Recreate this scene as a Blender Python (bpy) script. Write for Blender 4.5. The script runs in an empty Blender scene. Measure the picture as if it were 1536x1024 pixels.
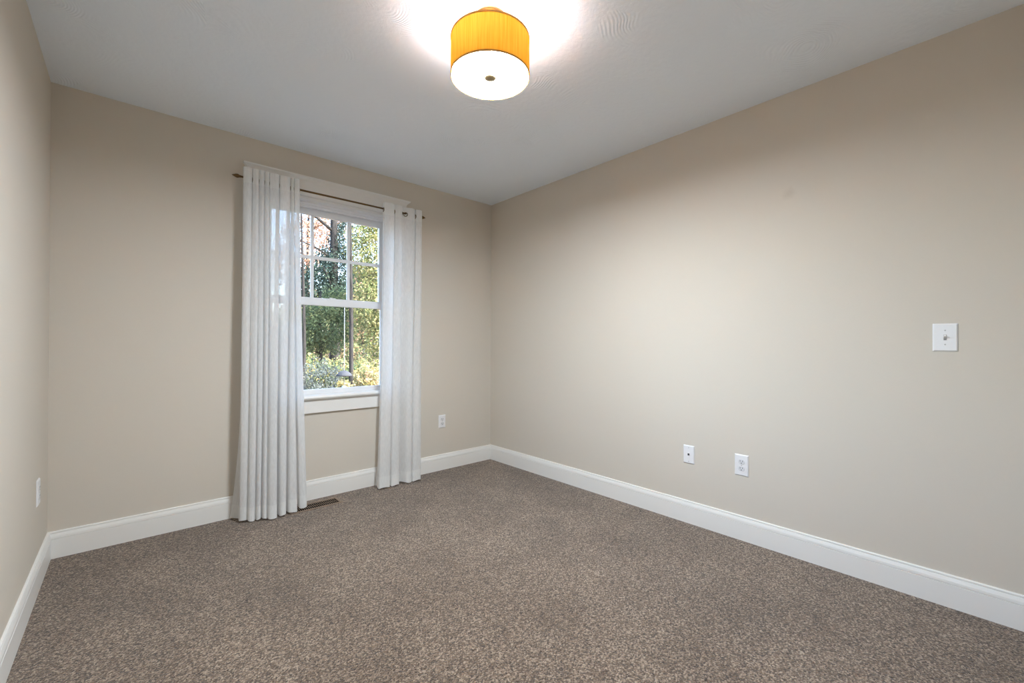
import bpy, bmesh, math, random
import numpy as np
from mathutils import Vector, Matrix

random.seed(7)
rng = np.random.default_rng(11)
SC = bpy.context.scene
COL = SC.collection

# ------------------------------------------------------------------ camera
W, D, H = 2.9037, 3.75, 2.44          # room width, depth and height in metres
cam_data = bpy.data.cameras.new('camera')
cam_data.sensor_fit = 'HORIZONTAL'
cam_data.sensor_width = 36.0
cam_data.lens = 640.57 / 1536 * 36.0
cam_data.clip_start = 0.02
cam_data.clip_end = 300
cam = bpy.data.objects.new('camera', cam_data)
COL.objects.link(cam)
YAW, PIT, ROL = 0.7299, 0.0049, 0.0032
fw = Vector((math.sin(YAW) * math.cos(PIT), math.cos(YAW) * math.cos(PIT), math.sin(PIT)))
rt = Vector((math.cos(YAW), -math.sin(YAW), 0))
up = rt.cross(fw)
r2 = math.cos(ROL) * rt + math.sin(ROL) * up
u2 = -math.sin(ROL) * rt + math.cos(ROL) * up
m = Matrix((r2, u2, -fw)).transposed().to_4x4()
m.translation = Vector((-2.5945, -3.2055, 1.107))
cam.matrix_world = m
SC.camera = cam

# ------------------------------------------------------------------ sky, sun, exposure
world = bpy.data.worlds.new('sky')
SC.world = world
world.use_nodes = True
wn, wl = world.node_tree.nodes, world.node_tree.links
sky = wn.new('ShaderNodeTexSky')
sky.sky_type = 'NISHITA'
sky.sun_disc = False
sky.sun_elevation = math.radians(38)
sky.sun_rotation = math.radians(148)
sky.air_density = 1.0
sky.dust_density = 3.5
wl.new(sky.outputs[0], wn['Background'].inputs[0])
wn['Background'].inputs[1].default_value = 1.5

sun_data = bpy.data.lights.new('sun', 'SUN')
sun_data.energy = 14.0
sun_data.angle = math.radians(0.6)
sun_data.color = (1.0, 0.94, 0.84)
sun = bpy.data.objects.new('sun', sun_data)
COL.objects.link(sun)
sun.rotation_euler = Vector((-0.42, 0.68, -0.60)).to_track_quat('-Z', 'Y').to_euler()

SC.view_settings.view_transform = 'Standard'
SC.view_settings.look = 'None'
SC.view_settings.gamma = 1.0
SC.view_settings.use_curve_mapping = False
SC.view_settings.exposure = 0.60
LAMP_WATTS = 5.1          # each of the two bulbs in the ceiling light
DIFFUSER_GLOW = 170.0
SC.cycles.max_bounces = 14
SC.cycles.diffuse_bounces = 8
SC.cycles.transparent_max_bounces = 16
SC.cycles.sample_clamp_indirect = 6.0
SC.cycles.use_denoising = True


# ------------------------------------------------------------------ materials
def srgb(r, g, b):
    f = lambda c: (c / 255 / 12.92) if c / 255 <= 0.04045 else ((c / 255 + 0.055) / 1.055) ** 2.4
    return (f(r), f(g), f(b), 1.0)


def material(name, col, rough=0.6, metal=0.0, spec=0.5):
    mt = bpy.data.materials.new(name)
    mt.use_nodes = True
    b = mt.node_tree.nodes['Principled BSDF']
    b.inputs['Base Color'].default_value = col
    b.inputs['Roughness'].default_value = rough
    b.inputs['Metallic'].default_value = metal
    b.inputs['Specular IOR Level'].default_value = spec
    return mt, mt.node_tree.nodes, mt.node_tree.links, b


def coords(n):
    return n.new('ShaderNodeTexCoord').outputs['Object']


def noise(n, l, vec, scale, detail=2.0, rough=0.5):
    t = n.new('ShaderNodeTexNoise')
    t.inputs['Scale'].default_value = scale
    t.inputs['Detail'].default_value = detail
    t.inputs['Roughness'].default_value = rough
    l.new(vec, t.inputs['Vector'])
    return t


def bump(n, l, b, height, strength, dist):
    bp = n.new('ShaderNodeBump')
    bp.inputs['Strength'].default_value = strength
    bp.inputs['Distance'].default_value = dist
    l.new(height, bp.inputs['Height'])
    l.new(bp.outputs[0], b.inputs['Normal'])
    return bp


def ramp(n, l, fac, stops):
    r = n.new('ShaderNodeValToRGB')
    e = r.color_ramp.elements
    while len(e) < len(stops):
        e.new(0.5)
    for k, (p, c) in enumerate(stops):
        e[k].position = p
        e[k].color = c
    l.new(fac, r.inputs[0])
    return r


def mixcol(n, l, fac, a, b, mode='MIX'):
    x = n.new('ShaderNodeMix')
    x.data_type = 'RGBA'
    x.blend_type = mode
    for sock, v in ((x.inputs[0], fac), (x.inputs[6], a), (x.inputs[7], b)):
        if hasattr(v, 'links') or isinstance(v, bpy.types.NodeSocket):
            l.new(v, sock)
        else:
            sock.default_value = v
    return x.outputs[2]


def maths(n, l, op, a, b=None):
    x = n.new('ShaderNodeMath')
    x.operation = op
    for sock, v in zip(x.inputs, (a, b)):
        if v is None:
            continue
        if isinstance(v, bpy.types.NodeSocket):
            l.new(v, sock)
        else:
            sock.default_value = v
    return x.outputs[0]


# painted wall: tan eggshell with roller stipple, one faint smudge
M_wall, n, l, b = material('tan_wall_paint', srgb(182, 172, 154), 0.85, 0, 0.2)
c = coords(n)
big = noise(n, l, c, 1.3, 2)
col = mixcol(n, l, big.outputs[0], srgb(207, 199, 187), srgb(210, 202, 190))
vm = n.new('ShaderNodeVectorMath'); vm.operation = 'DISTANCE'
l.new(c, vm.inputs[0]); vm.inputs[1].default_value = (0, -2.498, 1.906)
sm = noise(n, l, c, 26, 3)
dd = maths(n, l, 'ADD', vm.outputs['Value'], maths(n, l, 'MULTIPLY', sm.outputs[0], 0.05))
spot = ramp(n, l, dd, [(0.03, (0.13, 0.13, 0.13, 1)), (0.062, (0, 0, 0, 1))])
col = mixcol(n, l, spot.outputs[0], col, srgb(120, 112, 100))
l.new(col, b.inputs['Base Color'])
st = noise(n, l, c, 170, 2)
bump(n, l, b, st.outputs[0], 0.10, 0.002)

# ceiling: white with swirled brush texture
M_ceil, n, l, b = material('white_ceiling_paint', srgb(236, 244, 254), 0.7, 0, 0.25)
c = coords(n)
cell = n.new('ShaderNodeTexVoronoi'); cell.inputs['Scale'].default_value = 2.6
wob = noise(n, l, c, 2.2, 2)
wv = n.new('ShaderNodeVectorMath'); wv.operation = 'MULTIPLY_ADD'
l.new(wob.outputs['Color'], wv.inputs[0]); wv.inputs[1].default_value = (0.35, 0.35, 0.0); l.new(c, wv.inputs[2])
l.new(wv.outputs[0], cell.inputs['Vector'])
rings = maths(n, l, 'SINE', maths(n, l, 'MULTIPLY', cell.outputs['Distance'], 190.0))
msk = noise(n, l, c, 3.1, 3)
mr = ramp(n, l, msk.outputs[0], [(0.53, (0, 0, 0, 1)), (0.68, (1, 1, 1, 1))])
fine = noise(n, l, c, 38, 4, 0.6)
hgt = maths(n, l, 'ADD', maths(n, l, 'MULTIPLY', maths(n, l, 'MULTIPLY', rings, mr.outputs[0]), 0.35),
            maths(n, l, 'MULTIPLY', fine.outputs[0], 0.9))
bump(n, l, b, hgt, 0.5, 0.004)

# carpet: brown cut pile, light and dark yarn tips, brushed patches
M_carpet, n, l, b = material('brown_carpet', srgb(128, 112, 98), 1.0, 0, 0.05)
c = coords(n)
v1 = n.new('ShaderNodeTexVoronoi'); v1.inputs['Scale'].default_value = 210
v1.inputs['Randomness'].default_value = 1.0
wq = noise(n, l, c, 130, 2)
wa = n.new('ShaderNodeVectorMath'); wa.operation = 'MULTIPLY_ADD'
l.new(wq.outputs['Color'], wa.inputs[0]); wa.inputs[1].default_value = (0.006, 0.006, 0); l.new(c, wa.inputs[2])
l.new(wa.outputs[0], v1.inputs['Vector'])
sep = n.new('ShaderNodeSeparateColor'); l.new(v1.outputs['Color'], sep.inputs[0])
n2 = noise(n, l, c, 95, 3, 0.65)
mixv = maths(n, l, 'ADD', maths(n, l, 'MULTIPLY', sep.outputs[0], 0.55), maths(n, l, 'MULTIPLY', n2.outputs[0], 0.45))
yarn = ramp(n, l, mixv, [(0.20, srgb(54, 41, 30)), (0.40, srgb(99, 80, 64)), (0.58, srgb(130, 109, 90)), (0.80, srgb(186, 166, 145))])
pt = noise(n, l, c, 2.3, 5, 0.6)
patch = ramp(n, l, pt.outputs[0], [(0.36, (0.78, 0.75, 0.72, 1)), (0.60, (1.07, 1.07, 1.07, 1))])
col = mixcol(n, l, 1.0, yarn.outputs[0], patch.outputs[0], 'MULTIPLY')
l.new(col, b.inputs['Base Color'])
b.inputs['Sheen Weight'].default_value = 0.25
b.inputs['Sheen Roughness'].default_value = 0.6
hh = maths(n, l, 'ADD', maths(n, l, 'MULTIPLY', v1.outputs['Distance'], -1.0), maths(n, l, 'MULTIPLY', n2.outputs[0], 1.2))
bump(n, l, b, hh, 0.9, 0.006)

M_trim = material('white_semi_gloss_trim', srgb(234, 232, 228), 0.35, 0, 0.5)[0]
M_vinyl = material('white_vinyl', srgb(232, 232, 234), 0.4)[0]
M_plate = material('white_plastic', srgb(232, 231, 232), 0.32)[0]
M_ivory = material('offwhite_plastic', srgb(218, 217, 218), 0.35)[0]
M_slot = material('dark_slot', srgb(38, 36, 36), 0.7)[0]
M_screw = material('painted_screw', srgb(190, 188, 186), 0.35, 0.2)[0]
M_steel = material('grey_metal', srgb(120, 118, 116), 0.35, 0.9)[0]
M_bronze = material('antique_brass', srgb(112, 88, 58), 0.34, 0.9)[0]
M_nickel = material('brushed_bronze_nickel', srgb(176, 154, 118), 0.5, 0.5)[0]
M_ring = material('aged_nickel', srgb(140, 130, 112), 0.35, 0.9)[0]
M_reg = material('brown_register_enamel', srgb(136, 116, 98), 0.55)[0]
M_duct = material('dark_duct', srgb(16, 13, 12), 0.9)[0]
M_siding = material('outside_siding', srgb(205, 205, 205), 0.7)[0]

# clear glass
M_glass = bpy.data.materials.new('clear_glass')
M_glass.use_nodes = True
n, l = M_glass.node_tree.nodes, M_glass.node_tree.links
n.remove(n['Principled BSDF'])
tr = n.new('ShaderNodeBsdfTransparent'); tr.inputs[0].default_value = (0.94, 0.96, 0.97, 1)
gl = n.new('ShaderNodeBsdfGlossy'); gl.inputs['Roughness'].default_value = 0.02
mx = n.new('ShaderNodeMixShader')
fr = n.new('ShaderNodeFresnel'); fr.inputs[0].default_value = 1.45
l.new(fr.outputs[0], mx.inputs[0]); l.new(tr.outputs[0], mx.inputs[1]); l.new(gl.outputs[0], mx.inputs[2])
l.new(mx.outputs[0], n['Material Output'].inputs[0])


def sheer(name, opac, col, through=0.42):
    mt = bpy.data.materials.new(name)
    mt.use_nodes = True
    n, l = mt.node_tree.nodes, mt.node_tree.links
    n.remove(n['Principled BSDF'])
    c = coords(n)
    mp = n.new('ShaderNodeMapping'); mp.inputs['Scale'].default_value = (420, 420, 26)
    l.new(c, mp.inputs[0])
    t = noise(n, l, mp.outputs[0], 1.0, 2)
    df = n.new('ShaderNodeBsdfDiffuse'); df.inputs[0].default_value = col
    tl = n.new('ShaderNodeBsdfTranslucent'); tl.inputs[0].default_value = col
    tp = n.new('ShaderNodeBsdfTransparent')
    m1 = n.new('ShaderNodeMixShader'); m1.inputs[0].default_value = through
    l.new(df.outputs[0], m1.inputs[1]); l.new(tl.outputs[0], m1.inputs[2])
    m2 = n.new('ShaderNodeMixShader')
    op = ramp(n, l, t.outputs[0], [(0.3, (opac - 0.09,) * 3 + (1,)), (0.7, (min(1, opac + 0.07),) * 3 + (1,))])
    l.new(op.outputs[0], m2.inputs[0])
    l.new(tp.outputs[0], m2.inputs[1]); l.new(m1.outputs[0], m2.inputs[2])
    l.new(m2.outputs[0], n['Material Output'].inputs[0])
    return mt


M_sheer = sheer('white_sheer_fabric', 0.955, srgb(244, 244, 244))
M_band = sheer('white_sheer_double_layer', 0.985, srgb(248, 248, 247), 0.28)

# lamp shade of amber silk, and its lit diffuser
M_shade = bpy.data.materials.new('amber_silk')
M_shade.use_nodes = True
n, l = M_shade.node_tree.nodes, M_shade.node_tree.links
n.remove(n['Principled BSDF'])
c = coords(n)
mp = n.new('ShaderNodeMapping'); mp.inputs['Scale'].default_value = (230, 230, 7); l.new(c, mp.inputs[0])
t = noise(n, l, mp.outputs[0], 1.0, 3)
silk = ramp(n, l, t.outputs[0], [(0.3, (0.90, 0.385, 0.028, 1)), (0.7, (0.98, 0.51, 0.06, 1))])
df = n.new('ShaderNodeBsdfDiffuse'); tl = n.new('ShaderNodeBsdfTranslucent')
l.new(silk.outputs[0], df.inputs[0]); l.new(silk.outputs[0], tl.inputs[0])
m1 = n.new('ShaderNodeMixShader'); m1.inputs[0].default_value = 0.030
l.new(df.outputs[0], m1.inputs[1]); l.new(tl.outputs[0], m1.inputs[2])
l.new(m1.outputs[0], n['Material Output'].inputs[0])
M_shadetrim = material('bronze_fabric_trim', srgb(176, 122, 44), 0.8)[0]

M_diff, n, l, b = material('lit_white_diffuser', srgb(245, 243, 238), 0.5)
b.inputs['Emission Color'].default_value = (0.84, 0.925, 1.0, 1)
b.inputs['Emission Strength'].default_value = DIFFUSER_GLOW


# ------------------------------------------------------------------ mesh helpers
class MB:
    def __init__(self):
        self.v, self.f = [], []

    def add(self, vs, fs):
        o = len(self.v)
        self.v += [tuple(p) for p in vs]
        self.f += [tuple(o + i for i in f) for f in fs]
        return self

    def box(self, x0, x1, y0, y1, z0, z1):
        vs = [(x, y, z) for z in (z0, z1) for y in (y0, y1) for x in (x0, x1)]
        return self.add(vs, [(0, 2, 3, 1), (4, 5, 7, 6), (0, 1, 5, 4), (2, 6, 7, 3), (0, 4, 6, 2), (1, 3, 7, 5)])

    def lathe(self, prof, seg=48, axis='z', origin=(0, 0, 0), closed=False):
        """prof: list of (radius, height) turned about an axis through origin"""
        ox, oy, oz = origin
        vs, fs = [], []
        for r, h in prof:
            for k in range(seg):
                a = 2 * math.pi * k / seg
                p, q = r * math.cos(a), r * math.sin(a)
                if axis == 'z':
                    vs.append((ox + p, oy + q, oz + h))
                elif axis == 'x':
                    vs.append((ox + h, oy + p, oz + q))
                else:
                    vs.append((ox + p, oy + h, oz + q))
        N = len(prof)
        for i in range(N if closed else N - 1):
            j = (i + 1) % N
            for k in range(seg):
                k2 = (k + 1) % seg
                fs.append((i * seg + k, i * seg + k2, j * seg + k2, j * seg + k))
        return self.add(vs, fs)

    def tube(self, pts, rad, seg=10):
        pts = [Vector(p) for p in pts]
        if not hasattr(rad, '__len__'):
            rad = [rad] * len(pts)
        vs, fs = [], []
        for i, p in enumerate(pts):
            d = (pts[min(i + 1, len(pts) - 1)] - pts[max(i - 1, 0)]).normalized()
            a = d.cross(Vector((0.31, 0.95, 0.02))).normalized()
            if a.length < 0.1:
                a = d.cross(Vector((1, 0, 0))).normalized()
            bq = d.cross(a)
            for k in range(seg):
                t = 2 * math.pi * k / seg
                vs.append(p + rad[i] * (math.cos(t) * a + math.sin(t) * bq))
        for i in range(len(pts) - 1):
            for k in range(seg):
                k2 = (k + 1) % seg
                fs.append((i * seg + k, i * seg + k2, (i + 1) * seg + k2, (i + 1) * seg + k))
        fs.append(tuple(range(seg)))
        fs.append(tuple((len(pts) - 1) * seg + k for k in reversed(range(seg))))
        return self.add(vs, fs)

    def prism(self, poly, axis, a0, a1):
        """poly in the two remaining axes, extruded along axis"""
        k = len(poly)
        def P(p, a):
            return {'x': (a, p[0], p[1]), 'y': (p[0], a, p[1]), 'z': (p[0], p[1], a)}[axis]
        vs = [P(p, a0) for p in poly] + [P(p, a1) for p in poly]
        fs = [tuple(range(k)), tuple(range(2 * k - 1, k - 1, -1))]
        fs += [(i, (i + 1) % k, k + (i + 1) % k, k + i) for i in range(k)]
        return self.add(vs, fs)

    def build(self, name, mat, parent=None, bevel=0.0, smooth=False, segs=2):
        me = bpy.data.meshes.new(name)
        me.from_pydata(self.v, [], self.f)
        bm = bmesh.new(); bm.from_mesh(me)
        bmesh.ops.recalc_face_normals(bm, faces=bm.faces)
        bm.to_mesh(me); bm.free()
        me.materials.append(mat)
        if smooth:
            me.polygons.foreach_set('use_smooth', [True] * len(me.polygons))
        o = bpy.data.objects.new(name, me)
        COL.objects.link(o)
        if parent:
            o.parent = parent
        if bevel:
            md = o.modifiers.new('bevel', 'BEVEL')
            md.width = bevel; md.segments = segs; md.limit_method = 'ANGLE'
            md.angle_limit = math.radians(40)
        return o


def thing(name, label, cat, loc=(0, 0, 0), rz=0.0, group=None):
    o = bpy.data.objects.new(name, None)
    o.empty_display_size = 0.05
    COL.objects.link(o)
    o.location = loc
    o.rotation_euler = (0, 0, rz)
    return tag(o, label, cat, group)


def tag(o, label, cat, group=None):
    o['label'] = label
    o['category'] = cat
    if group:
        o['group'] = group
    return o


def structure(o, label=None):
    o['kind'] = 'structure'
    if label:
        o['label'] = label
        o['category'] = o.name.split('_')[0]
    return o


# ------------------------------------------------------------------ room shell
T = 0.16
OX0, OX1, OZ0, OZ1 = -1.945, -1.000, 0.700, 2.137       # window opening in the back wall
wb = MB()
wb.box(-W - T, OX0, 0, T, -0.2, H + 0.15).box(OX1, T, 0, T, -0.2, H + 0.15)
wb.box(OX0, OX1, 0, T, -0.2, OZ0).box(OX0, OX1, 0, T, OZ1, H + 0.15)
structure(wb.build('wall_back', M_wall), 'tan painted wall with the curtained window')
structure(MB().box(0, T, -D, 0, -0.2, H + 0.15).build('wall_right', M_wall), 'long tan painted wall with the light switch')
PY0, PY1, PZ0, PZ1 = -2.95, -2.20, 0.95, 2.137           # opening added in the left wall, out of view, to let in daylight
wf = MB().box(-W - T, -W, -D, PY0, -0.2, H + 0.15).box(-W - T, -W, PY1, 0, -0.2, H + 0.15)
wf.box(-W - T, -W, PY0, PY1, -0.2, PZ0).box(-W - T, -W, PY0, PY1, PZ1, H + 0.15)
structure(wf.build('wall_left', M_wall), 'tan painted wall at the left edge')
structure(MB().box(-W - T, T, -D - T, -D, -0.2, H + 0.15).build('wall_front', M_wall), 'tan painted wall opposite the curtained window')
structure(MB().box(-W, 0, -D, 0, H, H + 0.15).build('ceiling', M_ceil), 'white ceiling with swirled brush texture')

# carpeted floor with the duct hole under the register
VX0, VX1, VY0, VY1 = -1.800, -1.503, -0.192, -0.094
fl = MB()
fl.box(-W, VX0, -D, 0, -0.2, 0).box(VX1, 0, -D, 0, -0.2, 0)
fl.box(VX0, VX1, -D, VY0, -0.2, 0).box(VX0, VX1, VY1, 0, -0.2, 0)
structure(fl.build('floor', M_carpet), 'brown speckled wall to wall carpet')

# baseboards: flat face, bead line, cove and cap, mitred at the corners
PROF = [(0, 0), (0.015, 0), (0.015, 0.0975), (0.0112, 0.0988), (0.0112, 0.1004), (0.0148, 0.1018), (0.0138, 0.1120),
        (0.0108, 0.1215), (0.0092, 0.1265), (0.0055, 0.1276), (0.0055, 0.1290), (0.0088, 0.1300), (0.0080, 0.1340), (0.0050, 0.1365), (0, 0.1365)]


def baseboard(name, label, p0, p1, nrm):
    """run from p0 to p1 along the wall foot, profile grows along nrm"""
    p0, p1, nr = Vector((*p0, 0)), Vector((*p1, 0)), Vector((*nrm, 0))
    d = (p1 - p0).normalized()
    vs = [p0 + nr * a + d * a + Vector((0, 0, z)) for a, z in PROF] + [p1 + nr * a - d * a + Vector((0, 0, z)) for a, z in PROF]
    k = len(PROF)
    fs = [(i, i + 1, k + i + 1, k + i) for i in range(k - 1)] + [tuple(range(k)), tuple(range(2 * k - 1, k - 1, -1)), (k - 1, 0, k, 2 * k - 1)]
    structure(MB().add(vs, fs).build(name, M_trim), label)


baseboard('baseboard_back', 'white moulded baseboard below the window', (-W, 0), (0, 0), (0, -1))
baseboard('baseboard_right', 'white moulded baseboard along the long right wall', (0, 0), (0, -D), (-1, 0))
baseboard('baseboard_left', 'white moulded baseboard at the left edge', (-W, -D), (-W, 0), (1, 0))
baseboard('baseboard_front', 'white moulded baseboard opposite the window', (0, -D), (-W, -D), (0, 1))

# ------------------------------------------------------------------ window
win = MB()
JT = 0.018
win.box(OX0, OX0 + JT, 0.0, T, OZ0, OZ1).box(OX1 - JT, OX1, 0.0, T, OZ0, OZ1)
win.box(OX0 + JT, OX1 - JT, 0.0, T, OZ1 - JT, OZ1).box(OX0 + JT, OX1 - JT, 0.06, T, OZ0, OZ0 + 0.03)
window = win.build('window_1', M_trim, None, 0.0015)
structure(window, 'white double hung window with a six pane upper sash')

CW = 0.092
MB().box(OX0 - CW + 0.006, OX0 + 0.006, -0.019, 0, 0.735, OZ1).build('side_casing', M_trim, window, 0.002)
MB().box(OX1 - 0.006, OX1 + CW - 0.006, -0.019, 0, 0.735, OZ1).build('side_casing', M_trim, window, 0.002)
MB().box(OX0 - CW + 0.002, OX1 + CW - 0.002, -0.022, 0, OZ1, 2.232).build('head_casing', M_trim, window, 0.0015)
cap = [(0, 2.232), (-0.022, 2.232), (-0.024, 2.238), (-0.030, 2.246), (-0.040, 2.254), (-0.046, 2.258), (-0.046, 2.267), (0, 2.267)]
cv = MB()
ends = (OX0 - CW + 0.002, OX1 + CW - 0.002)
k = len(cap)
ov = [max(0, -y - 0.022) for y, z in cap]
vs = [(ends[0] - o_, y, z) for (y, z), o_ in zip(cap, [0, 0, .002, .008, .018, .024, .024, .024])]
vs += [(ends[1] + o_, y, z) for (y, z), o_ in zip(cap, [0, 0, .002, .008, .018, .024, .024, .024])]
cv.add(vs, [tuple(range(k)), tuple(range(2 * k - 1, k - 1, -1))] + [(i, (i + 1) % k, k + (i + 1) % k, k + i) for i in range(k)])
cv.build('head_cap', M_trim, window)
# stool with a rounded nose, apron below
stp = [(0.06, 0.708), (0.06, 0.735), (-0.034, 0.735), (-0.041, 0.731), (-0.045, 0.7215), (-0.041, 0.712), (-0.034, 0.708)]
st_ = MB().prism([(y, z) for y, z in stp], 'x', OX0 + JT, OX1 - JT)
st_.prism([(0.0, 0.708), (0.0, 0.735)] + stp[2:], 'x', OX0 - CW - 0.015, OX0 + JT)
st_.prism([(0.0, 0.708), (0.0, 0.735)] + stp[2:], 'x', OX1 - JT, OX1 + CW + 0.015)
st_.build('window_stool', M_trim, window)
MB().box(OX0 - CW + 0.006, OX1 + CW - 0.006, -0.019, 0, 0.611, 0.708).build('apron', M_trim, window, 0.002)


def frame(mb, x0, x1, z0, z1, y0, y1, l_, r_, b_, t_):
    mb.box(x0, x0 + l_, y0, y1, z0, z1).box(x1 - r_, x1, y0, y1, z0, z1)
    mb.box(x0 + l_, x1 - r_, y0, y1, z0, z0 + b_).box(x0 + l_, x1 - r_, y0, y1, z1 - t_, z1)
    return mb


IX0, IX1 = OX0 + JT, OX1 - JT
# vinyl frame with stepped stops
fm = MB()
frame(fm, IX0, IX1, OZ0 + 0.03, OZ1 - JT, 0.062, 0.150, 0.016, 0.016, 0.012, 0.018)
fm.box(IX0 + 0.016, IX1 - 0.016, 0.070, 0.082, OZ1 - JT - 0.034, OZ1 - JT - 0.018)
fm.build('window_frame', M_vinyl, window, 0.0015)
GX0, GX1 = -1.868, -1.084
FX0, FX1 = IX0 + 0.016, IX1 - 0.016
us = MB()
frame(us, FX0, FX1, 1.405, 2.1005, 0.108, 0.140, GX0 - FX0, FX1 - GX1, 0.036, 0.0535)
us.box(GX0 - 0.006, GX1 + 0.006, 0.102, 0.108, 2.043, 2.060)
upper = us.build('upper_sash', M_vinyl, window, 0.0015)
mu = MB()
for x in (-1.597, -1.331):
    mu.box(x - 0.0105, x + 0.0105, 0.117, 0.131, 1.441, 2.047)
mu.box(GX0, GX1, 0.1175, 0.1305, 1.738 - 0.0115, 1.738 + 0.0115)
mu.build('muntin_grid', M_vinyl, upper)
MB().box(GX0, GX1, 0.1225, 0.1255, 1.441, 2.047).build('glass_pane', M_glass, upper)
ls = MB()
frame(ls, FX0, FX1, 0.738, 1.428, 0.070, 0.102, GX0 - FX0, FX1 - GX1, 0.030, 0.046)
lower = ls.build('lower_sash', M_vinyl, window, 0.002)
MB().box(GX0, GX1, 0.0845, 0.0875, 0.768, 1.382).build('glass_pane', M_glass, lower)
lk = MB().box(-1.50, -1.44, 0.074, 0.098, 1.428, 1.434)
lk.lathe([(0.0, 0.006), (0.011, 0.006), (0.011, 0.016), (0.0, 0.018)], 16, 'z', (-1.475, 0.086, 1.428))
lk.box(-1.475, -1.440, 0.080, 0.088, 1.436, 1.443)
lk.build('sash_lock', M_vinyl, lower, 0.001)

# made-up window beside the camera, unseen, added only to bring in daylight
def frame_x(mb, y0, y1, z0, z1, x0, x1, w):
    mb.box(x0, x1, y0, y0 + w, z0, z1).box(x0, x1, y1 - w, y1, z0, z1)
    return mb.box(x0, x1, y0 + w, y1 - w, z0, z0 + w).box(x0, x1, y0 + w, y1 - w, z1 - w, z1)


w2 = frame_x(MB(), PY0, PY1, PZ0, PZ1, -W - 0.14, -W - 0.07, 0.05)
w2.box(-W - 0.13, -W - 0.08, PY0 + 0.05, PY1 - 0.05, 1.52, 1.56)
added_window = structure(w2.build('window_added', M_vinyl, None, 0.0015), 'white unseen window added in the left wall for daylight')
frame_x(MB(), PY0 - 0.09, PY1 + 0.09, PZ0 - 0.09, PZ1 + 0.09, -W, -W + 0.019, 0.09).build('casing', M_trim, added_window, 0.002)
MB().box(-W - 0.108, -W - 0.104, PY0 + 0.05, PY1 - 0.05, PZ0 + 0.05, 1.52).build('glass_pane', M_glass, added_window)
MB().box(-W - 0.108, -W - 0.104, PY0 + 0.05, PY1 - 0.05, 1.56, PZ1 - 0.05).build('glass_pane', M_glass, added_window)

# ------------------------------------------------------------------ curtain rod
RY, RZ = -0.092, 2.144
rod = thing('curtain_rod', 'thin antique brass curtain rod with pointed finials above the window', 'curtain rod', (-1.455, RY, RZ))
RX0, RX1 = -2.085, -0.822
MB().tube([(RX0 + 1.455, 0, 0), (RX1 + 1.455, 0, 0)], 0.0065, 14).build('rod', M_bronze, rod, 0, True)
fin = [(0.0, 0.0), (0.0068, 0.0), (0.0085, 0.003), (0.0070, 0.006), (0.0100, 0.010), (0.0125, 0.017), (0.0105, 0.027), (0.0055, 0.038), (0.0015, 0.046), (0.0, 0.048)]
MB().lathe([(r, -h) for r, h in fin], 20, 'x', (RX0 + 1.455, 0, 0)).build('finial', M_bronze, rod, 0, True)
MB().lathe(fin, 20, 'x', (RX1 + 1.455, 0, 0)).build('finial', M_bronze, rod, 0, True)
for x in (-1.975, -0.930):
    bk = MB().box(x + 1.455 - 0.009, x + 1.455 + 0.009, 0.0695, 0.0725, -0.03, 0.03)
    bk.tube([(x + 1.455, 0.0695, -0.011), (x + 1.455, 0.004, -0.0115)], 0.0045, 10)
    bk.lathe([(0.0066, -0.005), (0.0088, -0.005), (0.0088, 0.005), (0.0066, 0.005)], 18, 'x', (x + 1.455, 0, 0), True)
    bk.build('bracket', M_bronze, rod)


# ------------------------------------------------------------------ curtains
def smooth_path(P, per=7):
    """Catmull-Rom through the control points P (n,2)"""
    P = np.asarray(P, float)
    Q = np.vstack([2 * P[0] - P[1], P, 2 * P[-1] - P[-2]])
    out = []
    for i in range(1, len(Q) - 2):
        for t in np.linspace(0, 1, per, endpoint=False):
            a, b_, c_, d_ = Q[i - 1], Q[i], Q[i + 1], Q[i + 2]
            out.append(0.5 * ((2 * b_) + (-a + c_) * t + (2 * a - 5 * b_ + 4 * c_ - d_) * t * t + (-a + 3 * b_ - 3 * c_ + d_) * t ** 3))
    out.append(P[-1])
    return np.array(out)


def fold_path(folds, yb, first=None, last=None):
    """folds: (x0, x1, front y, style); rounded lobes in front of the rod, hidden returns behind"""
    pts = []
    if first is not None:
        pts.append(first)
    for x0, x1, yf, style in folds:
        w = x1 - x0
        if style == 'open':          # the left flank is seen: it slants from behind the rod to the front
            pts += [(x0 - 0.012, yb), (x0 + 0.16 * w, yb + 0.35 * (yf - yb)), (x0 + 0.42 * w, yf + 0.010), (x0 + 0.72 * w, yf), (x0 + 0.97 * w, yf + 0.010),
                    (x0 + 0.99 * w, yf + 0.4 * (yb - yf)), (x0 + 0.86 * w, yb)]
        else:
            e = 0.06 * w
            pts += [(x0 + 0.16 * w, yb), (x0 + 0.5 * e, yf + 0.62 * (yb - yf)), (x0, yf + 0.20 * (yb - yf)), (x0 + 0.14 * w, yf + 0.004), (x0 + 0.55 * w, yf - 0.002),
                    (x0 + 0.90 * w, yf + 0.004), (x0 + w, yf + 0.20 * (yb - yf)), (x0 + w - 0.5 * e, yf + 0.62 * (yb - yf)), (x0 + 0.86 * w, yb)]
    if last is not None:
        pts.append(last)
    return pts


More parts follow.
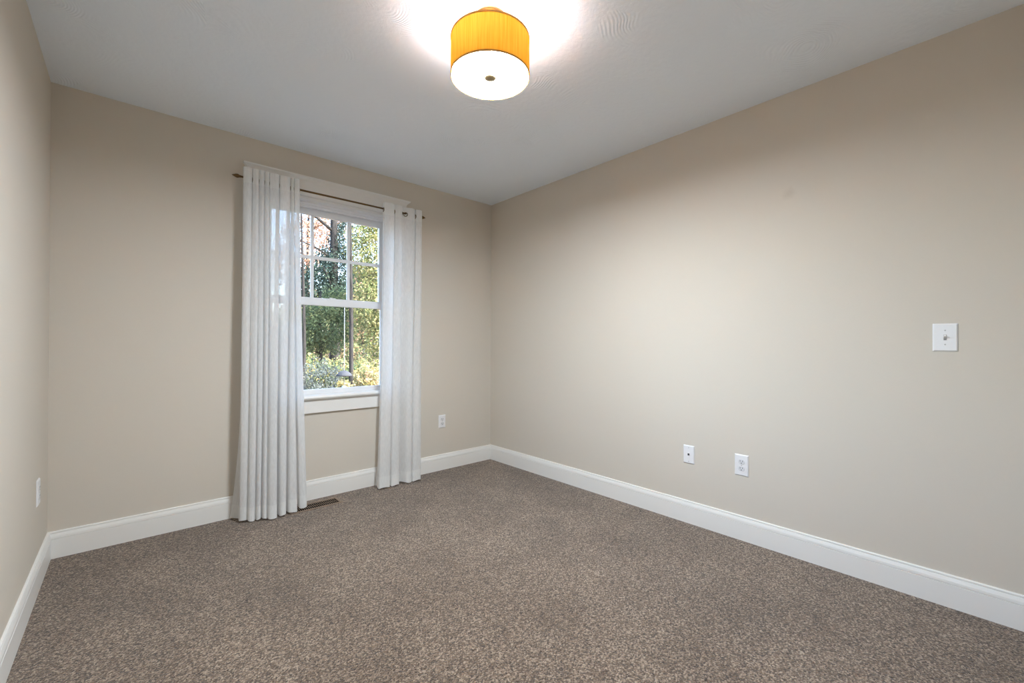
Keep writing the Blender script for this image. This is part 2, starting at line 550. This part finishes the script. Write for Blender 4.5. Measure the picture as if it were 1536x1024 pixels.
def curtain(name, label, top, bot, ztop, zbot, hem, header, origin, wob_seed, bend=1.25):
    root = thing(name, label, 'curtain', origin, 0, 'sheer white curtain panels')
    A, B = smooth_path(top), smooth_path(bot)
    zs_head = np.linspace(ztop, ztop - header, 5)
    zs_body = np.linspace(ztop - header, zbot + hem, 44)
    zs_hem = np.linspace(zbot + hem, zbot, 6)
    r_ = np.random.default_rng(wob_seed)
    ph = r_.uniform(0, 6.28, 4)
    s = np.linspace(0, 1, len(A))

    def row(z):
        t = (ztop - z) / (ztop - zbot)
        u = (t ** (bend + 3.5 * np.exp(-(s / 0.035) ** 2)))[:, None]
        P = A * (1 - u) + B * u
        amp = 0.0022 * math.sin(math.pi * min(1, t * 1.02))
        P = P.copy()
        P[:, 0] += amp * np.sin(9 * s * 6.28 + ph[0] + 3.1 * t) + 0.5 * amp * np.sin(23 * s * 6.28 + ph[1] - 5 * t)
        P[:, 1] += 1.1 * amp * np.sin(13 * s * 6.28 + ph[2] + 4 * t)
        sag = 0.004 * np.sin(11 * s * 6.28 + ph[3]) * (0.4 if t < 0.1 else 1.0)
        zz = z + (sag * max(0, (t - 0.9) / 0.1) if t > 0.9 else 0)
        return [(p[0] - origin[0], p[1] - origin[1], zq - origin[2]) for p, zq in zip(P, np.broadcast_to(zz, len(P)))]

    def sheet(part, zs, mat, thick):
        rows = [row(z) for z in zs]
        nn = len(rows[0])
        mb = MB().add([p for r__ in rows for p in r__],
                      [(i * nn + k_, i * nn + k_ + 1, (i + 1) * nn + k_ + 1, (i + 1) * nn + k_) for i in range(len(rows) - 1) for k_ in range(nn - 1)])
        return mb.build(part, mat, root, 0, True)

    sheet('header_band', zs_head, M_band, 0.001)
    sheet('fabric_panel', zs_body, M_sheer, 0.001)
    sheet('hem_band', zs_hem, M_band, 0.001)
    return root, A


# left panel: eight narrow folds, spread towards the floor, the back edge swept to the wall
LT = [(-2.072, -2.026), (-2.022, -1.988), (-1.985, -1.957), (-1.954, -1.930), (-1.927, -1.872), (-1.868, -1.806), (-1.802, -1.785), (-1.781, -1.748)]
LB = [(-2.090, -2.046), (-2.050, -2.008), (-2.008, -1.978), (-1.976, -1.948), (-1.950, -1.893), (-1.884, -1.841), (-1.832, -1.770), (-1.752, -1.700)]
LB = [(a + 0.035 * (b_ - a), b_ - 0.045 * (b_ - a)) for a, b_ in LB]
LFB = [-0.150, -0.178, -0.184, -0.200, -0.222, -0.216, -0.205, -0.160]
top = fold_path([(a, b_, -0.118, 'x') for a, b_ in LT], -0.062, (-2.060, -0.050), (-1.752, -0.060))
bot = fold_path([(a, b_, y, 'x') for (a, b_), y in zip(LB, LFB)], -0.075, (-2.122, -0.030), (-1.690, -0.075))
ORL = (-1.9, -0.10, 0.012)
cl, pathL = curtain('sheer_curtain', 'wide sheer white curtain panel left of the window, hiding the rod', top, bot, 2.205, 0.012, 0.082, 0.098, ORL, 3)

RT = [(-1.142, -1.058, 'x'), (-1.052, -0.992, 'x'), (-0.988, -0.876, 'open'), (-0.868, -0.815, 'x')]
RB = [(-1.190, -1.102, -0.150), (-1.094, -1.026, -0.152), (-1.012, -0.920, -0.158), (-0.914, -0.838, -0.155)]
top = fold_path([(a, b_, -0.112, s_) for a, b_, s_ in RT], -0.066, (-1.146, -0.086), (-0.822, -0.075))
botf = [(a, b_, y, RT[i][2]) for i, (a, b_, y) in enumerate(RB)]
bot = fold_path(botf, -0.062, (-1.196, -0.088), (-0.842, -0.090))
ORR = (-1.0, -0.10, 0.012)
cr, pathR = curtain('sheer_curtain', 'narrow sheer white curtain panel right of the window, showing two metal grommets', top, bot, 2.192, 0.012, 0.085, 0.095, ORR, 8)


def grommets(root, path, origin, keep):
    """metal rings where the sheet crosses the rod"""
    ks = [i for i in range(len(path) - 1) if (path[i][1] - RY) * (path[i + 1][1] - RY) <= 0]
    last = -9
    num = 0
    for i in ks:
        p = (path[i] + path[i + 1]) / 2
        d = path[min(i + 2, len(path) - 1)] - path[max(i - 1, 0)]
        tn = Vector((d[0], d[1], 0)).normalized()
        if num not in keep:
            num += 1
            continue
        num += 1
        mb = MB()
        R_, r_ = 0.0150, 0.0034
        vs, fs = [], []
        S1, S2 = 28, 8
        cz = RZ - 0.0068
        for a in range(S1):
            t1 = 2 * math.pi * a / S1
            e = tn * math.cos(t1) + Vector((0, 0, 1)) * math.sin(t1)
            nn_ = tn.cross(Vector((0, 0, 1)))
            for q in range(S2):
                t2 = 2 * math.pi * q / S2
                vs.append(Vector((p[0] - origin[0], p[1] - origin[1], cz - origin[2])) + e * (R_ + r_ * math.cos(t2)) + nn_ * r_ * math.sin(t2))
        for a in range(S1):
            for q in range(S2):
                fs.append((a * S2 + q, a * S2 + (q + 1) % S2, ((a + 1) % S1) * S2 + (q + 1) % S2, ((a + 1) % S1) * S2 + q))
        mb.add(vs, fs).build('grommet', M_ring, root, 0, True)
    return num


grommets(cr, pathR, ORR, (0, 1, 2, 3, 4, 5, 6, 7, 8))
grommets(cl, pathL, ORL, (1, 3, 5, 7, 9, 11, 13, 15))

# ------------------------------------------------------------------ ceiling light
LX, LY = -1.500, -1.843
lamp = thing('ceiling_light', 'round drum ceiling light with amber fabric shade and lit white diffuser', 'ceiling light', (LX, LY, H))
ZB, ZT, RR = 2.197 - H, 2.350 - H, 0.1605
MB().lathe([(0, 0), (0.066, 0), (0.066, -0.005), (0.060, -0.012), (0.030, -0.018), (0, -0.020)], 40).build('canopy', M_bronze, lamp, 0, True)
MB().lathe([(0.0065, -0.024), (0.0065, ZB + 0.006)], 14).build('stem', M_nickel, lamp, 0, True)
sp = MB()
for a in range(3):
    t_ = a * 2 * math.pi / 3 + 0.4
    sp.tube([(0.006 * math.cos(t_), 0.006 * math.sin(t_), ZT - 0.008), (0.154 * math.cos(t_), 0.154 * math.sin(t_), ZT - 0.008)], 0.002, 8)
sp.build('shade_spider', M_nickel, lamp)
shade = MB().lathe([(RR, ZT), (RR, ZB)], 96).build('shade', M_shade, lamp, 0, True)
for z0, z1 in ((ZT - 0.006, ZT + 0.001), (ZB - 0.001, ZB + 0.006)):
    MB().lathe([(RR - 0.0012, z0), (RR + 0.0014, z0), (RR + 0.0014, z1), (RR - 0.0012, z1)], 96, 'z', (0, 0, 0), True).build('shade_trim', M_shadetrim, shade)
diffuser = MB().lathe([(0, ZB + 0.007), (RR - 0.004, ZB + 0.007), (RR - 0.004, ZB + 0.003), (0.12, ZB + 0.001), (0, ZB)], 96).build('diffuser', M_diff, lamp)
diffuser.data.materials.append(M_plate)
for pg in diffuser.data.polygons:
    pg.material_index = 0 if pg.normal.z < -0.5 else 1
MB().lathe([(0.0, ZB - 0.006), (0.020, ZB - 0.0055), (0.0262, ZB - 0.003), (0.0262, ZB + 0.001), (0, ZB + 0.001)], 32).build('finial', M_nickel, lamp, 0, True)
M_bulb, n, l, b = material('lit_bulb_glass', srgb(250, 245, 235), 0.4)
b.inputs['Emission Color'].default_value = (1.0, 0.93, 0.82, 1)
b.inputs['Emission Strength'].default_value = 20
for sx in (-1, 1):
    q = bpy.data.lights.new('bulb_light', 'POINT')
    q.energy = LAMP_WATTS
    q.color = (0.85, 0.93, 1.0)
    q.shadow_soft_size = 0.04
    qo = bpy.data.objects.new('bulb_light', q)
    COL.objects.link(qo)
    qo.parent = lamp
    qo.location = (sx * 0.06, 0.02 * sx, -0.130)


# ------------------------------------------------------------------ wall plates
def plate(name, label, cat, loc, rz, w, h, group=None, kind='outlet'):
    t = thing(name, label, cat, loc, rz, group)
    w2, h2, d = w / 2, h / 2, 0.006
    i = 0.005
    vs = [(-w2, 0, -h2), (w2, 0, -h2), (w2, 0, h2), (-w2, 0, h2), (-w2, -0.002, -h2), (w2, -0.002, -h2), (w2, -0.002, h2), (-w2, -0.002, h2),
          (-w2 + i, -d, -h2 + i), (w2 - i, -d, -h2 + i), (w2 - i, -d, h2 - i), (-w2 + i, -d, h2 - i)]
    fs = [(0, 1, 2, 3), (8, 9, 10, 11)] + [(a, (a + 1) % 4, 4 + (a + 1) % 4, 4 + a) for a in range(4)] + [(4 + a, 4 + (a + 1) % 4, 8 + (a + 1) % 4, 8 + a) for a in range(4)]
    MB().add(vs, fs).build('cover_plate', M_plate, t, 0.0008)

    def screw(z):
        s_ = MB().lathe([(0, -d - 0.0012), (0.0022, -d - 0.0010), (0.0031, -d + 0.0002)], 16, 'y', (0, 0, z))
        s_.box(-0.0024, 0.0024, -d - 0.0016, -d - 0.0011, z - 0.0004, z + 0.0004)
        s_.build('screw', M_screw, t)

    if kind == 'outlet':
        screw(0)
        for sz in (-1, 1):
            zc = sz * 0.0195
            R_ = 0.0172
            poly = []
            for a in range(40):
                an = 2 * math.pi * a / 40
                poly.append((R_ * math.cos(an), max(-0.0138, min(0.0138, R_ * math.sin(an))) + zc))
            r = MB().prism(poly, 'y', -d - 0.0018, -d + 0.001).build('receptacle', M_ivory, t, 0.0006)
            MB().box(-0.0075, -0.0052, -d - 0.0021, -d - 0.0016, zc - 0.0005, zc + 0.0085).build('slot', M_slot, r)
            MB().box(0.0052, 0.0075, -d - 0.0021, -d - 0.0016, zc + 0.0005, zc + 0.0078).build('slot', M_slot, r)
            MB().lathe([(0, -d - 0.0021), (0.0027, -d - 0.0021), (0.0027, -d - 0.0016)], 16, 'y', (0, 0, zc - 0.0072)).build('ground_hole', M_slot, r)
    elif kind == 'phone':
        screw(0.042); screw(-0.042)
        j = MB()
        frame(j, -0.0085, 0.0085, -0.010, 0.010, -d - 0.0018, -d + 0.001, 0.0025, 0.0025, 0.004, 0.003)
        jk = j.build('jack', M_plate, t)
        MB().box(-0.006, 0.006, -d - 0.0012, -d + 0.0005, -0.006, 0.007).build('jack_opening', M_slot, jk)
    else:
        screw(0.030); screw(-0.030)
        tf = MB()
        frame(tf, -0.0056, 0.0056, -0.0125, 0.0125, -d - 0.0012, -d + 0.001, 0.0012, 0.0012, 0.0012, 0.0012)
        g = tf.build('toggle_collar', M_ivory, t)
        MB().box(-0.0044, 0.0044, -d - 0.0004, -d + 0.0008, -0.0113, 0.0113).build('toggle_opening', M_steel, g)
        tg = MB().add([(-0.0040, -d, -0.005), (0.0040, -d, -0.005), (0.0040, -d, 0.005), (-0.0040, -d, 0.005),
                       (-0.0034, -d - 0.013, 0.0045), (0.0034, -d - 0.013, 0.0045), (0.0034, -d - 0.0115, 0.0105), (-0.0034, -d - 0.0115, 0.0105)],
                      [(0, 1, 2, 3), (4, 5, 6, 7), (0, 1, 5, 4), (1, 2, 6, 5), (2, 3, 7, 6), (3, 0, 4, 7)])
        tg.build('toggle', M_plate, t, 0.0008)
    return t


Q = math.pi / 2
plate('light_switch', 'white light switch plate with one toggle, high on the right wall', 'light switch', (0, -3.080, 1.139), -Q, 0.0775, 0.119, None, 'switch')
plate('power_outlet', 'white duplex outlet low on the right wall beside the jack plate', 'outlet', (0, -2.267, 0.4215), -Q, 0.074, 0.120, 'duplex wall outlets')
plate('phone_jack', 'small white wall plate with one dark jack hole, left of an outlet', 'wall jack', (0, -1.960, 0.4225), -Q, 0.070, 0.113, None, 'phone')
plate('power_outlet', 'white outlet on the window wall between right curtain and room corner', 'outlet', (-0.549, 0, 0.4225), 0, 0.070, 0.112, 'duplex wall outlets')
plate('power_outlet', 'white outlet seen edge-on on the left wall near the corner', 'outlet', (-W, -0.323, 0.425), Q, 0.072, 0.117, 'duplex wall outlets')

# ------------------------------------------------------------------ floor register
reg = thing('floor_register', 'brown slotted floor vent in the carpet beside the left curtain', 'floor vent', ((VX0 + VX1) / 2, (VY0 + VY1) / 2, 0))
cx, cy = (VX0 + VX1) / 2, (VY0 + VY1) / 2
hx, hy = (VX1 - VX0) / 2, (VY1 - VY0) / 2
rf = MB()
frame(rf, -hx - 0.020, hx + 0.020, 0, 0, 0, 0, 0, 0, 0, 0) if False else None
for x0, x1, y0, y1 in ((-hx - 0.018, hx + 0.018, -hy - 0.016, -hy), (-hx - 0.018, hx + 0.018, hy, hy + 0.016), (-hx - 0.018, -hx, -hy, hy), (hx, hx + 0.018, -hy, hy)):
    rf.box(x0, x1, y0, y1, 0.0003, 0.0048)
rf.build('register_frame', M_reg, reg, 0.0012)
gr = MB()
NS = 24
for k in range(1, NS):
    x = -hx + 2 * hx * k / NS
    gr.box(x - 0.0014, x + 0.0014, -hy, hy, 0.0020, 0.0034)
gr.box(-hx, hx, -0.0015, 0.0015, 0.0005, 0.0020)
gr.build('grille', M_reg, reg)
dk = MB()
dk.box(-hx, hx, -hy, hy, -0.19, -0.185).box(-hx, -hx + 0.001, -hy, hy, -0.185, -0.001).box(hx - 0.001, hx, -hy, hy, -0.185, -0.001)
dk.box(-hx, hx, -hy, -hy + 0.001, -0.185, -0.001).box(-hx, hx, hy - 0.001, hy, -0.185, -0.001)
dk.build('duct', M_duct, reg)

# ------------------------------------------------------------------ outdoors
GZ = -0.6
M_litter, n, l, b = material('leaf_litter_ground', srgb(150, 122, 92), 0.95, 0, 0.1)
c = coords(n)
t = noise(n, l, c, 9, 6, 0.7)
rp = ramp(n, l, t.outputs[0], [(0.3, srgb(58, 50, 40)), (0.5, srgb(98, 82, 66)), (0.7, srgb(134, 110, 92))])
l.new(rp.outputs[0], b.inputs['Base Color'])
gd = MB()
gd.add([(-60, -60, GZ), (80, -60, GZ), (80, 120, GZ), (-60, 120, GZ)], [(0, 1, 2, 3)])
structure(gd.build('ground', M_litter), 'leaf littered ground outside the window')

M_bark, n, l, b = material('grey_bark', srgb(70, 66, 62), 0.9, 0, 0.1)
c = coords(n)
mp = n.new('ShaderNodeMapping'); mp.inputs['Scale'].default_value = (30, 30, 4); l.new(c, mp.inputs[0])
t = noise(n, l, mp.outputs[0], 1, 4)
rp = ramp(n, l, t.outputs[0], [(0.35, srgb(24, 24, 25)), (0.65, srgb(48, 47, 47))])
l.new(rp.outputs[0], b.inputs['Base Color'])
bump(n, l, b, t.outputs[0], 0.6, 0.02)

M_leaf = bpy.data.materials.new('autumn_leaf')
M_leaf.use_nodes = True
n, l = M_leaf.node_tree.nodes, M_leaf.node_tree.links
n.remove(n['Principled BSDF'])
at_ = n.new('ShaderNodeAttribute'); at_.attribute_name = 'leaf_colour'
df = n.new('ShaderNodeBsdfDiffuse'); tl = n.new('ShaderNodeBsdfTranslucent')
l.new(at_.outputs['Color'], df.inputs[0]); l.new(at_.outputs['Color'], tl.inputs[0])
m1 = n.new('ShaderNodeMixShader'); m1.inputs[0].default_value = 0.4
l.new(df.outputs[0], m1.inputs[1]); l.new(tl.outputs[0], m1.inputs[2])
l.new(m1.outputs[0], n['Material Output'].inputs[0])

GREEN = [srgb(138, 164, 112), srgb(112, 142, 102), srgb(176, 192, 126), srgb(98, 124, 96)]
LIME = [srgb(206, 206, 128), srgb(176, 188, 108), srgb(222, 212, 140), srgb(140, 160, 96)]
ORANGE = [srgb(232, 186, 150), srgb(222, 172, 138), srgb(236, 204, 170), srgb(206, 160, 136)]
TEAL = [srgb(84, 112, 104), srgb(70, 98, 94), srgb(104, 130, 112), srgb(62, 86, 84)]
YELLOW = [srgb(232, 212, 120), srgb(216, 200, 132), srgb(188, 186, 120), srgb(236, 222, 168), srgb(148, 162, 108), srgb(226, 186, 140)]
GREYB = [srgb(128, 142, 142), srgb(110, 124, 128), srgb(146, 158, 152), srgb(120, 130, 120)]


def leaves(name, parent, blobs, count, size, pal, loc):
    """blobs: (x, y, z, rx, ry, rz) relative to the tree foot; loose clusters of leaf blades"""
    vol = np.array([b_[3] * b_[4] * b_[5] for b_ in blobs]); vol = vol / vol.sum()
    idx = rng.choice(len(blobs), count, p=vol)
    B = np.array(blobs)[idx]
    d = rng.normal(size=(count, 3)); d /= np.linalg.norm(d, axis=1)[:, None]
    rad = rng.uniform(0.25, 1, count) ** 0.5
    # clumps: leaves gather about twig tips
    ntw = max(12, count // 28)
    tw = rng.integers(0, ntw, count)
    twd = rng.normal(size=(ntw, 3)); twd /= np.linalg.norm(twd, axis=1)[:, None]
    twr = rng.uniform(0.15, 1, ntw) ** 0.45
    P = B[:, :3] + (twd[tw] * twr[tw][:, None] * 0.92 + d * rad[:, None] * 0.16) * B[:, 3:6]
    P[:, 2] = np.maximum(P[:, 2], 0.03)
    a = rng.normal(size=(count, 3)); a[:, 2] -= 0.5
    a /= np.linalg.norm(a, axis=1)[:, None]
    q = rng.normal(size=(count, 3)); q[:, 2] += 1.0
    bb = np.cross(a, q); bb /= np.linalg.norm(bb, axis=1)[:, None] + 1e-9
    nn_ = np.cross(a, bb)
    s_ = size * rng.uniform(0.6, 1.25, count)[:, None]
    # a blade folded along its midrib: stem, two sides, tip
    V = np.stack([P, P + a * s_ * 0.5 + bb * s_ * 0.30 + nn_ * s_ * 0.08, P + a * s_, P + a * s_ * 0.5 - bb * s_ * 0.30 + nn_ * s_ * 0.08], 1).reshape(-1, 3)
    F = np.arange(count * 4).reshape(-1, 4)
    F = np.concatenate([F[:, [0, 1, 2]], F[:, [0, 2, 3]]], 1).reshape(-1, 3)
    me = bpy.data.meshes.new(name)
    me.from_pydata(V.tolist(), [], F.tolist())
    pal = np.array(pal)
    pal[:, :3] = 0.46 * (0.8 * pal[:, :3] + 0.2 * pal[:, :3].mean(1, keepdims=True))
    colr = pal[rng.integers(0, len(pal), ntw)][tw] * rng.uniform(0.8, 1.15, count)[:, None]
    colr[:, 3] = 1
    ca = me.attributes.new('leaf_colour', 'FLOAT_COLOR', 'POINT')
    ca.data.foreach_set('color', np.repeat(np.clip(colr, 0, 0.95), 4, 0).astype(np.float32).ravel())
    me.materials.append(M_leaf)
    o = bpy.data.objects.new(name, me)
    COL.objects.link(o)
    o.parent = parent
    return o


def tree(name, label, cat, x, y, h, tr_, blobs, count, size, pal, group=None, lean=(0, 0), nbr=7, branches=()):
    t_ = thing(name, label, cat, (x, y, GZ), 0, group)
    pts, rad = [], []
    for k_ in range(9):
        u = k_ / 8
        pts.append((lean[0] * u + 0.03 * math.sin(5 * u + x), lean[1] * u + 0.03 * math.sin(4 * u + y), h * u - 0.0))
        rad.append(tr_ * (1.15 - 0.85 * u) if k_ else tr_ * 1.35)
    tm = MB().tube(pts, rad, 12).build('trunk', M_bark, t_, 0, True)
    for (z0, dx, dy, dz, r_) in branches:
        u = z0 / h
        p0 = Vector((lean[0] * u, lean[1] * u, z0))
        p1 = p0 + Vector((dx, dy, dz))
        mid = (p0 + p1) / 2 + Vector((0, 0, 0.06))
        MB().tube([p0, mid, p1], [r_, r_ * 0.75, r_ * 0.35], 8).build('branch', M_bark, t_, 0, True)
    for k_ in range(nbr):
        b_ = blobs[k_ % len(blobs)]
        z0 = min(h * 0.95, max(0.25 * h, b_[2] - b_[5] * 0.6))
        u = z0 / h
        p0 = Vector((lean[0] * u, lean[1] * u, z0))
        an = k_ * 2.4
        p1 = Vector((b_[0] + b_[3] * 0.7 * math.cos(an), b_[1] + b_[4] * 0.7 * math.sin(an), b_[2] + b_[5] * random.uniform(-0.2, 0.7)))
        mid = (p0 + p1) / 2 + Vector((0, 0, 0.08 * (p1 - p0).length))
        MB().tube([p0, mid, p1], [tr_ * 0.35, tr_ * 0.22, tr_ * 0.08], 6).build('branch', M_bark, t_, 0, True)
    if count:
        leaves('foliage', t_, blobs, count, size, pal, (x, y, GZ))
    return t_


G = 'trees outside the window'
tree('tree', 'lime green leafy tree behind the right panes of the window', 'tree', 2.20, 6.4, 5.0, 0.07,
     [(-0.35, 0, 3.9, 0.85, 0.8, 1.1), (-0.30, -0.1, 2.7, 0.85, 0.8, 0.9), (-0.15, 0.1, 4.9, 0.9, 0.8, 0.7), (-0.3, 0, 1.9, 0.7, 0.6, 0.6), (-0.25, 0, 1.3, 0.6, 0.5, 0.4)], 32000, 0.062, LIME, G)
tree('tree', 'green maple filling the lower window pane at mid height', 'tree', 0.95, 7.9, 3.0, 0.05,
     [(0.1, 0, 2.1, 0.80, 0.7, 0.75), (-0.5, 0.2, 1.8, 0.7, 0.6, 0.6), (0.45, 0.1, 2.7, 0.5, 0.5, 0.5)], 17000, 0.06, GREEN, G)
tree('tree', 'bare dark trunk rising behind the window, right of the garden pole', 'tree', 0.555, 5.0, 8.0, 0.040,
     [(0.1, 0.0, 7.6, 0.45, 0.42, 0.5)], 1500, 0.07, GREEN, G, nbr=4)
tree('tree', 'tall blue-green tree with thick trunk behind the middle upper panes', 'tree', 2.15, 10.4, 9.5, 0.15,
     [(0.1, 0.2, 3.9, 0.75, 0.8, 1.1), (0.35, 0.2, 5.0, 0.5, 0.7, 0.8), (-0.5, 0.2, 3.5, 0.8, 0.8, 0.7)], 11000, 0.075, TEAL, G, nbr=6,
     branches=[(5.15, -1.5, -0.3, 0.75, 0.05), (4.3, -1.1, 0.1, 0.5, 0.035), (5.6, 1.2, 0.2, 0.9, 0.04)])
tree('tree', 'sparse orange-leaved tree against the sky in the upper left panes', 'tree', 2.55, 14.5, 8.0, 0.08,
     [(0, 0, 5.4, 1.4, 1.2, 1.2), (-0.6, 0.2, 4.4, 1.1, 1.1, 0.8), (0.7, 0.1, 6.6, 1.2, 1.1, 1.0)], 6500, 0.10, ORANGE, G, nbr=9)
tree('tree', 'slim grey trunk at the left edge of the glass beside the curtain', 'tree', -0.40, 4.62, 4.6, 0.034,
     [(-0.2, 0.2, 4.9, 0.8, 0.8, 0.7)], 900, 0.10, GREEN, G, nbr=4)
tree('tree', 'green and orange tree farther back behind the lower panes', 'tree', 4.6, 14.0, 5.0, 0.09,
     [(0, 0, 2.9, 1.2, 1.0, 1.2), (0.3, 0.3, 4.2, 1.0, 1.0, 0.9), (-0.9, 0, 2.0, 0.9, 0.9, 0.8)], 9000, 0.11, GREEN + ORANGE[:2], G)
for (x, y, h, lab, pal_) in ((-2.2, 9.0, 5.2, 'leafy green tree nearest behind the left curtain', GREEN), (-4.6, 12.5, 6.0, 'lime green tree behind the left curtain, farther left', LIME),
                            (-0.4, 13.5, 6.0, 'orange and green tree far behind the left curtain', GREEN + ORANGE[:2]), (-8.0, 14.5, 6.5, 'green tree outside, farthest left of the window', GREEN),
                            (-3.2, 18.5, 7.0, 'blue-green tree at the back behind the left curtain', TEAL + GREEN)):
    tree('tree', lab, 'tree', x, y, h, 0.08, [(0, 0, h * 0.55, 1.5, 1.2, h * 0.35), (-0.6, 0.2, h * 0.3, 1.2, 1.0, h * 0.2), (0.7, 0.1, h * 0.32, 1.1, 1.0, h * 0.22)], 8000, 0.12, pal_, G)
FARPAL = [GREEN + LIME[:2], ORANGE + LIME[:1], GREEN + TEAL, LIME + ORANGE[:1], TEAL + GREEN]
FARLAB = ['distant green tree low behind the left panes', 'distant orange tree behind the left middle panes', 'distant dark green tree behind the middle panes',
          'distant lime and orange tree behind the right panes', 'distant blue-green tree farthest right behind the glass']
for k_, (x, y, h) in enumerate(((4.4, 22, 4.6), (6.2, 30, 6.5), (8.4, 24, 6.6), (10.4, 31, 8.0), (12.2, 25, 8.0))):
    tree('tree', FARLAB[k_], 'tree', x, y, h, 0.12,
         [(0, 0, h * 0.42, 1.7, 1.5, h * 0.36), (0.7, 0.2, h * 0.75, 1.3, 1.2, h * 0.24)], 6500, 0.17, FARPAL[k_], G)

S = 'shrubs outside the window'
tree('shrub', 'blue-grey twiggy shrub at the lower left of the glass', 'shrub', -0.42, 3.6, 1.25, 0.018,
     [(0, 0, 1.08, 0.42, 0.35, 0.42), (-0.2, 0.05, 0.8, 0.4, 0.35, 0.35)], 5200, 0.035, GREYB, S, nbr=14)
tree('shrub', 'pale yellow shrub at the lower right of the glass', 'shrub', 0.62, 4.3, 1.15, 0.018,
     [(0, 0, 1.05, 0.30, 0.3, 0.30), (0.2, 0.05, 0.85, 0.3, 0.3, 0.35)], 4200, 0.05, YELLOW, S, nbr=9)
tree('shrub', 'small yellow shrub around the foot of the garden pole', 'shrub', -0.34, 2.85, 1.0, 0.012,
     [(0.0, 0, 1.10, 0.13, 0.12, 0.09)], 500, 0.04, YELLOW, S, nbr=5)
tree('shrub', 'green shrub low behind the yellow shrubs', 'shrub', 0.45, 5.75, 1.5, 0.02,
     [(0, 0, 0.95, 0.55, 0.4, 0.50), (-0.5, 0, 1.05, 0.4, 0.4, 0.5), (0.55, -0.1, 1.0, 0.35, 0.35, 0.4)], 11000, 0.05, GREEN + YELLOW[:1], S, nbr=9)

tree('shrub', 'orange and green thicket low at the back behind the lower pane', 'shrub', 2.2, 11.6, 1.8, 0.02,
     [(0, 0, 1.0, 0.9, 0.5, 0.8), (-0.9, 0.1, 0.9, 0.8, 0.5, 0.7), (0.9, 0.1, 1.0, 0.8, 0.5, 0.8)], 12000, 0.08, GREEN + LIME[:1] + ORANGE[:2], S, nbr=9)

pole = thing('garden_pole', 'thin grey garden pole with a dark dome baffle outside the window', 'pole', (-0.474, 2.5, GZ))
M_dome = material('dark_blue_grey_metal', srgb(36, 40, 48), 0.85, 0.0)[0]
M_sleeve = material('pale_green_sleeve', srgb(110, 138, 128), 0.6)[0]
M_pole = material('light_grey_pole', srgb(84, 88, 90), 0.5, 0.4)[0]
MB().tube([(0, 0, 0), (0, 0, 2.18)], 0.005, 12).build('shaft', M_pole, pole, 0, True)
MB().lathe([(0.008, 1.345), (0.035, 1.338), (0.068, 1.318), (0.096, 1.288), (0.100, 1.270), (0.095, 1.270), (0.062, 1.306), (0.008, 1.330)], 32).build('dome_baffle', M_dome, pole, 0, True)
MB().lathe([(0.008, 0.86), (0.030, 0.86), (0.032, 0.88), (0.032, 1.12), (0.028, 1.14), (0.008, 1.14)], 20).build('sleeve', M_sleeve, pole, 0, True)
